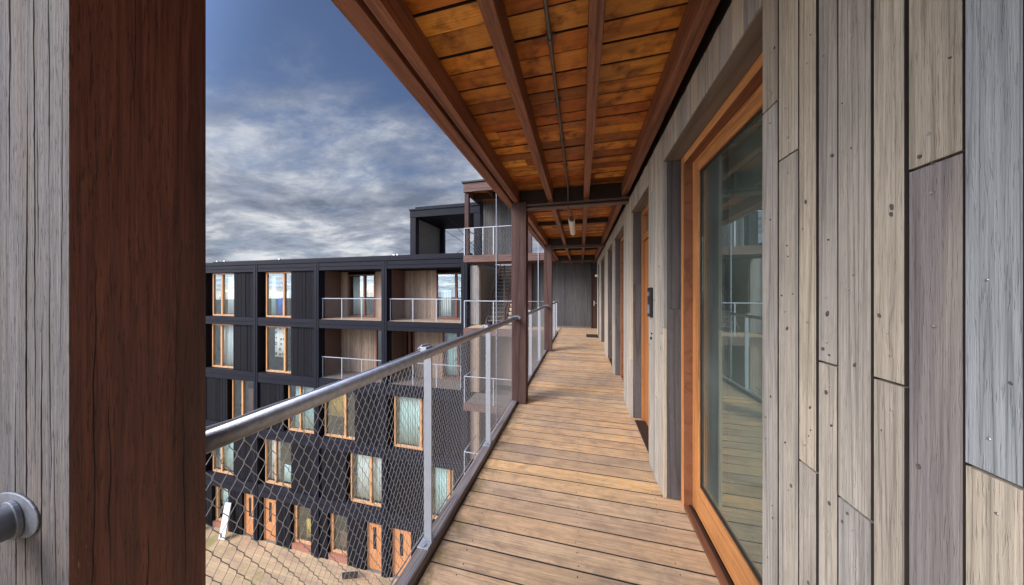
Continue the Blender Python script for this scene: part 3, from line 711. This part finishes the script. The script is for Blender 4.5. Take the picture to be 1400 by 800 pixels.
rb = random.Random(21)
def panel(x0, x1, z0, z1, y=T + .02):
    mb = MB(); x = x0
    while x < x1 - .01:
        w = rb.choice((.095, .12, .14, .11)); e = min(x + w, x1)
        if x1 - e < .03: e = x1
        mb.box(x + .004, e - .004, y + rb.uniform(0, .018), y + .05, z0 + .002, z1 - .002); x = e
    mb.box(x0, x1, y + .052, T + .29, z0 + .001, z1 - .001)
    mb.build('wall', M['black'], ab)
curt_n = []
def fwindow(x0, x1, z0, z1, mull, mats='ffr', y=T + .16, side=None):
    fr = MB(); j = .075
    fr.box(x0, x0 + j, y, y + .1, z0, z1); fr.box(x1 - j, x1, y, y + .1, z0, z1)
    fr.box(x0 + j, x1 - j, y, y + .1, z1 - j, z1); fr.box(x0 + j, x1 - j, y - .02, y + .1, z0, z0 + .09)
    xm = x0 + (x1 - x0) * mull
    fr.box(xm - .06, xm + .06, y - .012, y + .1, z0 + .091, z1 - j - .001)
    w = fr.build('window', M[mats], ab, bevel=.006)
    for a, b in ((x0 + j, xm - .06), (xm + .06, x1 - j)):
        MB().box(a + .001, b - .001, y + .05, y + .056, z0 + .092, z1 - j - .002).build('pane', M['fglass'], w)
    h = MB()
    h.tube([(xm - .08, y - .014, z0 + 1.0), (xm - .08, y - .05, z0 + 1.0), (xm - .08, y - .05, z0 + 1.13)], .012, 6)
    h.build('handle', M['blackp'], w)
    return w
def reveal(x0, x1, z0, z1):
    """fill panels beside a window inside its bay"""
    pass
def curtain(x0, x1, z0, z1, mat, label, y=T + .36, amp=.03, wl=.13):
    """a hanging pleated cloth with thickness"""
    n = max(6, int((x1 - x0) / .02)); v = []; f = []
    ph = rb.uniform(0, 6)
    for i in range(n + 1):
        x = x0 + (x1 - x0) * i / n
        d = amp * math.sin(2 * math.pi * x / wl + ph) + amp * .5 * math.sin(2 * math.pi * x / (wl * 2.7) + ph)
        for z, k in ((z1, .6), ((z0 + z1) / 2, 1.0), (z0, 1.25)): v.append((x, y + d * k, z))
    for i in range(n):
        for q in (0, 1): a = i * 3 + q; f.append((a, a + 1, a + 4, a + 3))
    mb = MB(); mb.v = v; mb.f = f; mb.m = [0] * len(f)
    o = mb.build('curtain', mat, None, smooth=True)
    s = o.modifiers.new('thick', 'SOLIDIFY'); s.thickness = .006
    return tag(o, label, 'curtain', 'curtains in the black block')

def bay(i): return colx[i] + .15, colx[i + 1] - .15
WIN = [  # row, bay, x0, x1, mullion
    (0, 0, -21.41, -19.45, .40), (0, 1, -17.2, -15.23, .66), (1, 0, -21.45, -19.5, .40), (1, 1, -17.2, -15.25, .70),
    (2, 0, -19.8, -17.87, .42), (2, 1, -15.58, -13.62, .42), (2, 2, -13.12, -11.11, .66), (2, 3, -8.89, -7.22, .87),
    (3, 0, -21.4, -19.5, .40), (3, 1, -17.25, -15.23, .38), (3, 2, -11.46, -9.5, .62), (3, 3, -6.95, -5.7, .80)]
cell = {}
for (r, b, x0, x1, mu) in WIN: cell[(r, b)] = (x0, x1, mu)
for r in range(4):
    for b in range(4):
        if r < 2 and b >= 2: continue
        zt, zb = rows[r]; L, Rr = bay(b); x0, x1, mu = cell[(r, b)]
        if x0 - L > .6: panel(L, x0 - .16, zb, zt)
        if Rr - x1 > .3: panel(x1 + .01, Rr, zb, zt)
        fwindow(x0, x1, zb + .01, zt - .01, mu)
# curtains and things seen behind the glass
F = lambda r: (rows[r][1] + .12, rows[r][0] - .1)
z0, z1 = F(0)
curtain(-20.5, -19.6, z0, z1 - .1, M['curt'], 'pale tied curtain behind the right half of the top left window')
curtain(-17.05, -16.75, z0, z1 - .1, M['curtb'], 'grey green curtain at the left edge of the second top window')
curtain(-16.62, -15.95, z0, z0 + 1.15, M['blue'], 'blue and bright cloth hanging low in the second top window', amp=.02)
curtain(-15.98, -15.72, z0, z1 - .1, M['curtc'], 'dark rust curtain beside the mullion of the second top window')
z0, z1 = F(1)
curtain(-20.9, -19.65, z0, z1, M['curt'], 'thin pale curtain in the leftmost window of the second storey down')
curtain(-16.8, -16.0, z0 + .7, z1, M['dots'], 'white cloth with dark rings in the second window of the second storey down', amp=.008)
z0, z1 = F(2)
curtain(-18.9, -18.2, z0, z1 - .5, M['curtc'], 'dark drape in the leftmost window of the third storey down')
curtain(-15.3, -13.7, z0, z1, M['curtb'], 'pale teal curtain in the second window of the third storey down')
curtain(-13.0, -11.95, z0 + .9, z1, M['yellow'], 'ochre patterned cloth in the third window above the mesh')
curtain(-8.7, -7.45, z0, z1, M['curtb'], 'pale blue green curtain in the single window right of the ochre one')
z0, z1 = F(3)
curtain(-21.1, -19.6, z0, z1, M['curtb'], 'pale teal curtain in the lowest upper window by the near post')
curtain(-17.0, -16.4, z0, z1, M['curt'], 'white curtain in the second window above the orange doors')
curtain(-11.2, -9.7, z0, z1, M['curt'], 'crumpled white curtain in the window above the right hand doors')
curtain(-6.8, -5.85, z0, z1, M['curtb'], 'pale blue curtain in the rightmost low window beside the steel post')

curtain(-18.15, -17.96, F(2)[0], F(2)[1], M['curt'], 'narrow white curtain at the right edge of the leftmost third storey window')
curtain(-16.1, -15.35, F(3)[0], F(3)[0] + .95, M['curtb'], 'low teal cloth in the right half of the second window above the doors', amp=.015)
curtain(-12.3, -11.9, rows[4][1] + .5, rows[4][1] + 1.3, M['curtc'], 'dark red cloth low in the ground floor window left of the right hand doors', amp=.015)
# loggias
def loggia(r, b, win, wall2=None):
    zt, zb = rows[r]; L, Rr = bay(b); yb = T + 1.3
    mb = MB(); x = L
    while x < Rr - .005:
        w = rb.choice((.07, .09, .11, .06)); e = min(x + w, Rr)
        seg = [(zb, zt)]
        for (wx0, wx1) in win:
            if e > wx0 and x < wx1: seg = []
            if x < wx0 < e: e = wx0; seg = [(zb, zt)]
        for za, zc in seg: mb.box(x + .002, e - .002, yb + rb.uniform(0, .008), yb + .03, za, zc)
        x = max(e, x + .004)
        for (wx0, wx1) in win:
            if wx0 - .001 <= x < wx1:
                x = wx1
                if mb.v: mb.build('loggia_wall', M['loggia'], ab); mb = MB()
    if mb.v: mb.build('loggia_wall', M['loggia'], ab)
    MB().box(L, Rr, T + .05, yb + .05, zb - .05, zb + .015).build('loggia_floor', M['soffit'] if r else M['deck'], ab)
    MB().box(L + .001, L + .03, T + .301, yb, zb + .016, zt).build('loggia_side', M['brownwall'], ab); MB().box(Rr - .03, Rr - .001, T + .301, yb, zb + .016, zt).build('loggia_side', M['brownwall'], ab)
    MB().box(L, Rr, T + .301, yb + .05, zt + .001, zt + .03).build('loggia_ceiling', M['black'], ab)
    for (wx0, wx1) in win: fwindow(wx0, wx1, zb + .02, zt - .15, .62 if wx1 - wx0 > 1.2 else .5, 'ffr_rd', yb - .02)
    g = thing('loggia_railing', {(0, 2): 'white railing of the left top storey loggia', (0, 3): 'white railing of the right top storey loggia', (1, 2): 'white railing of the left second storey loggia', (1, 3): 'white railing of the right second storey loggia behind the handrail'}[(r, b)], 'railing', ((L + Rr) / 2, T, zb), 'railings of the black block loggias')
    MB().box(L + .01, Rr - .01, T + .085, T + .115, zb + 1.06, zb + 1.10).build('handrail', M['galvp'], g)
    for k in range(4):
        x = L + .08 + (Rr - L - .16) * k / 3
        MB().box(x - .022, x + .022, T + .095, T + .105, zb + .016, zb + 1.059).build('stanchion', M['galvp'], g)
    wn = MB(); n = int((Rr - L) / .06)
    for i in range(n): wn.tube([(L + .03 + i * .06 + (.03 if (i + j) % 2 else -.0) * .9, T + .12, zb + .04 + j * .1) for j in range(11)], .0013, 3, 0, False)
    wn.build('wire_net', M['wire'], g)
loggia(0, 2, [(-12.75, -10.95)]); loggia(0, 3, [(-7.25, -5.45)]); loggia(1, 2, [(-10.9, -9.5)]); loggia(1, 3, [(-9.1, -8.5), (-6.9, -5.5)])
curtain(-12.6, -11.65, .2, 2.35, M['curt'], 'pale grey curtain in the left top storey loggia window', y=T + 1.5)
curtain(-7.1, -6.5, .2, 1.6, M['curt'], 'pale blind low in the right top storey loggia door', y=T + 1.5)
curtain(-6.7, -5.65, -2.8, -.6, M['curtb'], 'pale teal curtain in the right second storey loggia window', y=T + 1.5)
curtain(-10.4, -9.6, -2.8, -.6, M['curtb'], 'pale teal curtain in the left second storey loggia window', y=T + 1.5)

# ground storey
zt, zb = rows[4]
def gdoor(x0, x1):
    fr = MB().box(x0, x0 + .08, T + .1, T + .2, zb, zt).box(x1 - .08, x1, T + .1, T + .2, zb, zt).box(x0 + .08, x1 - .08, T + .1, T + .2, zt - .09, zt)
    d = fr.build('door', M['ffr'], ab, bevel=.006)
    lf = MB().box(x0 + .081, x1 - .081, T + .13, T + .18, zb + .02, zt - .091); lf.build('leaf', M['door'], d, bevel=.004)
    xm = (x0 + x1) / 2 - .06
    MB().box(xm - .09, xm + .09, T + .122, T + .1295, zb + 1.05, zt - .35).build('pane', M['solar'], d)
    MB().tube([(x1 - .17, T + .13, zb + 1.05), (x1 - .17, T + .07, zb + 1.05), (x1 - .28, T + .07, zb + 1.05)], .012, 6).build('handle', M['grip'], d)
gl = [('w', -21.17, -19.86), ('d', -18.76, -17.81), ('d', -17.27, -16.26), ('w', -15.18, -13.84), ('w', -12.74, -11.51), ('d', -10.41, -9.44), ('d', -8.95, -7.85), ('w', -7.2, -5.6)]
x = colx[0] + .15
for k, a, b in gl:
    if a - x > .05: panel(x, a - .002, zb, zt, T - .02)
    if k == 'd': gdoor(a, b)
    else:
        fwindow(a, b, zb + .32, zt - .01, .12, 'ffr'); MB().box(a, b, T + .02, T + .29, zb, zb + .315).build('window_sill', M['brick'], ab)
    x = b + .002
panel(x, colx[4] - .15, zb, zt, T - .02)
curtain(-20.9, -19.95, zb + .5, zt - .2, M['curtb'], 'teal curtain in the ground floor window beside the white board')
curtain(-14.55, -13.95, zb + .5, zb + 1.5, M['yellow'], 'tan cloth low in the ground floor window right of the two orange doors', amp=.01)

# rooftop pavilion
pv = thing('rooftop_pavilion', 'open black box frame pavilion standing on the flat roof', 'pavilion', (-6.2, 13, 3.2))
PA, PB, PY0, PY1, PZ = -8.05, -4.45, 11.92, 14.6, 5.54
MB().box(PA, PA + .3, PY0, PY0 + .3, 3.15, PZ - .46).box(PA + .05, PA + .25, PY0 + .31, PY1, 3.15, PZ - .46, 1).build('side_wall', [M['blackv'], M['osb']], pv, bevel=.004)
MB().box(PB - .3, PB, PY0, PY0 + .3, 3.15, PZ - .46).build('pier', M['blackv'], pv, bevel=.004)
MB().box(PB - .25, PB, PY1 - .2, PY1, 3.15, PZ - .46).box(PA + .26, PA + .5, PY1 - .2, PY1, 3.15, PZ - .46).build('back_frame', M['blackv'], pv, bevel=.004)
MB().box(PA, PB, PY0 - .02, PY1, PZ - .455, PZ - .13).box(PA - .02, PB + .02, PY0 - .06, PY1 + .04, PZ - .128, PZ - .06).box(PA + .3, PB + .02, PY0 - .03, PY1, PZ - .058, PZ + .03).build('roof', M['blackh'], pv, bevel=.004)
br = MB()
zz0, zz1 = 3.2, 5.0
br.tube([(PA + .5, PY1 - .1, zz0), (PB - .25, PY1 - .1, zz1)], .013, 6).tube([(PA + .5, PY1 - .12, zz1), (PB - .25, PY1 - .12, zz0)], .013, 6)
br.tube([(-6.2, PY0 + .3, PZ - .46), (-5.6, PY1 - .3, 3.9)], .013, 6)
br.build('bracing', M['dsteel'], pv)
# stair shaft beside the block, under and above the landings
ss = thing('stair_shaft', 'recess of grey panels and stained plaster around the far staircase', 'wall', (-4.7, 11.8, 0))
for (zb_, zt_) in ((0, 2.67), (-3.05, -.3), (-6.1, -3.33), (-9.15, -6.4)):
    mb = MB(); x = -4.88
    while x < -4.45:
        mb.box(x + .003, x + .085, 11.80 + rb.uniform(0, .01), 11.84, zb_, zt_); x += .088
    mb.build('panel', M['loggia'] if zb_ < 0 else M['soffitv'], ss)
    MB().box(-4.44, -4.40, 11.85, 15.0, zb_, zt_).build('side_wall', M['plaster'], ss)
    if zb_ < 0: MB().box(-4.4, -.9, 13.0, 13.1, zb_, zt_).build('back_wall', M['loggia'], ss)
MB().box(-4.88, 1.6, 11.76, 15.0, -.3, -.03).build('floor', M['soffit'], ss)
mb = MB(); x = -4.3
while x < -2.7: mb.box(x + .003, x + .1, 11.95 + rb.uniform(0, .01), 12.0, 2.95, 5.5); x += .103
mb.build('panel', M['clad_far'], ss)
for (zb_, zt_) in ((GZ, -9.4),): MB().box(-4.9, 1.6, 11.8, 12.0, zb_, zt_).build('back_wall', M['black'], ss)

# ------------------------------------------------------------------ SMALL THINGS
def intercom(y0, y1, z0, z1, label):
    t = thing('intercom', label, 'intercom', (XF, (y0 + y1) / 2, z0), 'door intercoms')
    MB().box(XF - .022, XF - .0005, y0, y1, z0, z1).build('housing', M['blackp'], t, bevel=.003)
    w = y1 - y0; h = z1 - z0
    MB().box(XF - .0245, XF - .0225, y0 + w * .2, y1 - w * .2, z0 + h * .12, z0 + h * .42).build('name_plate', M['grip'], t)
    MB().tube([(XF - .0222, (y0 + y1) / 2, z0 + h * .78), (XF - .027, (y0 + y1) / 2, z0 + h * .78)], w * .22, 12).build('button', M['grip'], t)
intercom(2.44, 2.53, 1.25, 1.49, 'black intercom with a grey plate beside the first orange door')
intercom(9.95 - .88, 9.95 - .82, 1.36, 1.50, 'small black intercom on the farthest stretch of wall')
o = MB().tube([(XF + .002, 2.49, 1.075), (XF - .008, 2.49, 1.075)], .011, 12).tube([(XF + .002, 2.475, 1.115), (XF - .006, 2.475, 1.115)], .007, 10).build('bell_push', M['blackp'], None)
tag(o, 'pair of small dark bell pushes below the nearer intercom', 'bell push')
wl = thing('wall_lamp', 'small white wall lamp near the far end door', 'lamp', (.45, 9.3, 2.0))
MB().box(XF - .02, XF - .0005, 9.02, 9.10, 1.90, 2.0).build('bracket', M['cond'], wl, bevel=.002)
MB().tube([(XF - .021, 9.06, 1.97), (XF - .06, 9.06, 1.98), (XF - .10, 9.06, 1.97), (XF - .12, 9.06, 1.95)], .03, 12, radii=[.02, .04, .042, .02]).build('globe', M['lampw'], wl, smooth=True)
o = MB().box(.18, .555, 9.3, 9.95, .001, .018).build('doormat', M['rubber'], None, bevel=.006); tag(o, 'dark rubber doormat on the deck by the farthest doorway', 'doormat')
def yv(a, b): return Vector(b) - Vector(a)
d = Vector((-.12, .33, 1.5)).normalized(); ax = Vector((1, .1, .0)).normalized(); ay = d.cross(ax).normalized()
wb = MB().obox((-19.55, T - .32, GZ + .92), ax, ay, d, .20, .025, .90).build('board', M['white'], None, bevel=.004)
tag(wb, 'white board leaning on the black wall beside the ground floor window', 'board')
d = Vector((.25, -.3, 1)).normalized(); ax = Vector((1, .35, 0)).normalized(); ay = d.cross(ax).normalized()
sc = thing('dark_panel', 'small dark glass panel tilted up on the courtyard floor', 'panel', (-10.76, 11.1, GZ))
MB().obox((-10.76, 11.1, GZ + .26), ax, ay, d, .36, .02, .24).build('face', M['solar'], sc, bevel=.004)
MB().tube([(-11.06, 11.3, GZ + .0), (-10.86, 11.12, GZ + .4)], .015, 6).tube([(-10.46, 11.5, GZ), (-10.4, 11.27, GZ + .4)], .015, 6).build('leg', M['galvp'], sc)
def plant(x, y, label, seed, h=.8):
    q = random.Random(seed); t = thing('potted_plant', label, 'plant', (x, y, GZ), 'potted plants against the black wall')
    MB().tube([(x, y, GZ), (x, y, GZ + .28), (x, y, GZ + .32)], .2, 16, radii=[.14, .19, .21]).build('pot', M['clay'], t)
    st = MB(); lf = MB()
    for k in range(26):
        a = q.uniform(0, 6.28); l = q.uniform(.3, h); sp = q.uniform(.05, .3)
        tip = Vector((x + math.cos(a) * sp, y + math.sin(a) * sp, GZ + .3 + l)); st.tube([(x, y, GZ + .3), tip], .005, 4)
        for j in range(7):
            c = Vector((x, y, GZ + .3)).lerp(tip, q.uniform(.4, 1)) + Vector((q.uniform(-.06, .06), q.uniform(-.06, .06), q.uniform(-.04, .04)))
            u = Vector((q.uniform(-1, 1), q.uniform(-1, 1), q.uniform(-.3, .8))).normalized(); w = u.cross(Vector((0, 0, 1)) + Vector((.1, .2, 0))).normalized()
            b = len(lf.v); lf.v += [tuple(c), tuple(c + u * .05 + w * .022), tuple(c + u * .11), tuple(c + u * .05 - w * .022)]; lf.f.append((b, b + 1, b + 2, b + 3)); lf.m.append(0)
    st.build('stem', M['leaf'], t); lf.build('foliage', M['leaf'], t)
plant(-21.65, T - .45, 'leafy potted plant by the left end of the black wall', 1)

# ------------------------------------------------------------------ CAMERA
cam = bpy.data.cameras.new('camera'); co = bpy.data.objects.new('camera', cam); COL.objects.link(co)
co.location = (0, 0, EYE); co.rotation_euler = (R(90), 0, math.atan(94 / 380))
cam.sensor_width = 36; cam.lens = 36 * 380 / 1400; cam.clip_start = .02; cam.clip_end = 3000
S.camera = co

# ------------------------------------------------------------------ SKY AND SUN
SUN_EL, SUN_AZ = 32.0, 226.0      # azimuth of the sun clockwise from +Y (behind the camera, over the courtyard)
W = bpy.data.worlds.new('World'); S.world = W; W.use_nodes = True
t = NT(W.node_tree); nt = W.node_tree
bg = nt.nodes['Background']
sky = t.n('ShaderNodeTexSky'); sky.sky_type = 'NISHITA'; sky.sun_disc = False
sky.sun_elevation = R(SUN_EL); sky.sun_rotation = R(SUN_AZ); sky.air_density = 1.0; sky.dust_density = 0.6; sky.ozone_density = 2.0
dr_ = t.n('ShaderNodeTexCoord').outputs['Generated']
sx = t.n('ShaderNodeSeparateXYZ'); t.l(dr_, sx.inputs[0])
zc = t.math('MAXIMUM', sx.outputs[2], 0.0)
den = t.math('ADD', zc, 0.16)
cx = t.n('ShaderNodeCombineXYZ')
t.l(t.math('DIVIDE', sx.outputs[0], den), cx.inputs[0]); t.l(t.math('DIVIDE', sx.outputs[1], den), cx.inputs[1])
pc = t.vmath('ADD', cx.outputs[0], (3.1, 1.7, 0.4))
big = t.noise(pc, 0.55, 5, 0.55, 0.3)
st = t.noise(t.vmath('MULTIPLY', pc, (1.2, 2.4, 1.0)), 1.6, 10, 0.64, 0.25)
low = t.math('SUBTRACT', 1.0, t.step(zc, 0.20, 0.72))
mask = t.math('ADD', t.math('MULTIPLY_ADD', big, 0.75, -0.20), t.math('MULTIPLY_ADD', st, 0.75, -0.30))
mask = t.step(t.math('MULTIPLY_ADD', low, 0.44, mask), 0.24, 0.72)
shade = t.noise(t.vmath('MULTIPLY', pc, (1.2, 1.7, 1.0)), 1.5, 10, 0.62, 0.22)
ccol = t.ramp(shade, [(0.33, (0.10, 0.12, 0.165)), (0.5, (0.225, 0.243, 0.285)), (0.64, (0.46, 0.47, 0.48))])
# sky around the sun, out of view, boosted as added fill for the gallery
sd = (math.sin(R(SUN_AZ)) * math.cos(R(SUN_EL)), math.cos(R(SUN_AZ)) * math.cos(R(SUN_EL)), math.sin(R(SUN_EL)))
dt = nt.nodes.new('ShaderNodeVectorMath'); dt.operation = 'DOT_PRODUCT'; t.l(dr_, dt.inputs[0]); dt.inputs[1].default_value = sd
glow = t.math('MULTIPLY_ADD', t.step(dt.outputs['Value'], 0.42, 1.0), 7.0, 1.0)
skc = t.vmath('MULTIPLY', sky.outputs[0], (0.058, 0.056, 0.062))
mixc = t.mix(mask, skc, ccol)
gg = t.n('ShaderNodeCombineXYZ')
for i in range(3): t.l(glow, gg.inputs[i])
fin = t.vmath('MULTIPLY', mixc, gg.outputs[0])
t.l(fin, bg.inputs['Color']); bg.inputs['Strength'].default_value = 1.0
sl = bpy.data.lights.new('sun', 'SUN'); sl.energy = 1.9; sl.angle = R(26); sl.color = (1.0, 0.92, 0.80)
so = bpy.data.objects.new('sun', sl); COL.objects.link(so)
so.rotation_euler = Vector(sd).to_track_quat('Z', 'Y').to_euler()

S.view_settings.view_transform = 'Standard'; S.view_settings.look = 'None'; S.view_settings.gamma = 1.0
S.view_settings.use_curve_mapping = False
S.view_settings.exposure = 0.8
S.cycles.max_bounces = 10; S.cycles.diffuse_bounces = 5; S.cycles.transparent_max_bounces = 16; S.cycles.glossy_bounces = 5
S.cycles.use_denoising = True
S.cycles.sample_clamp_indirect = 6
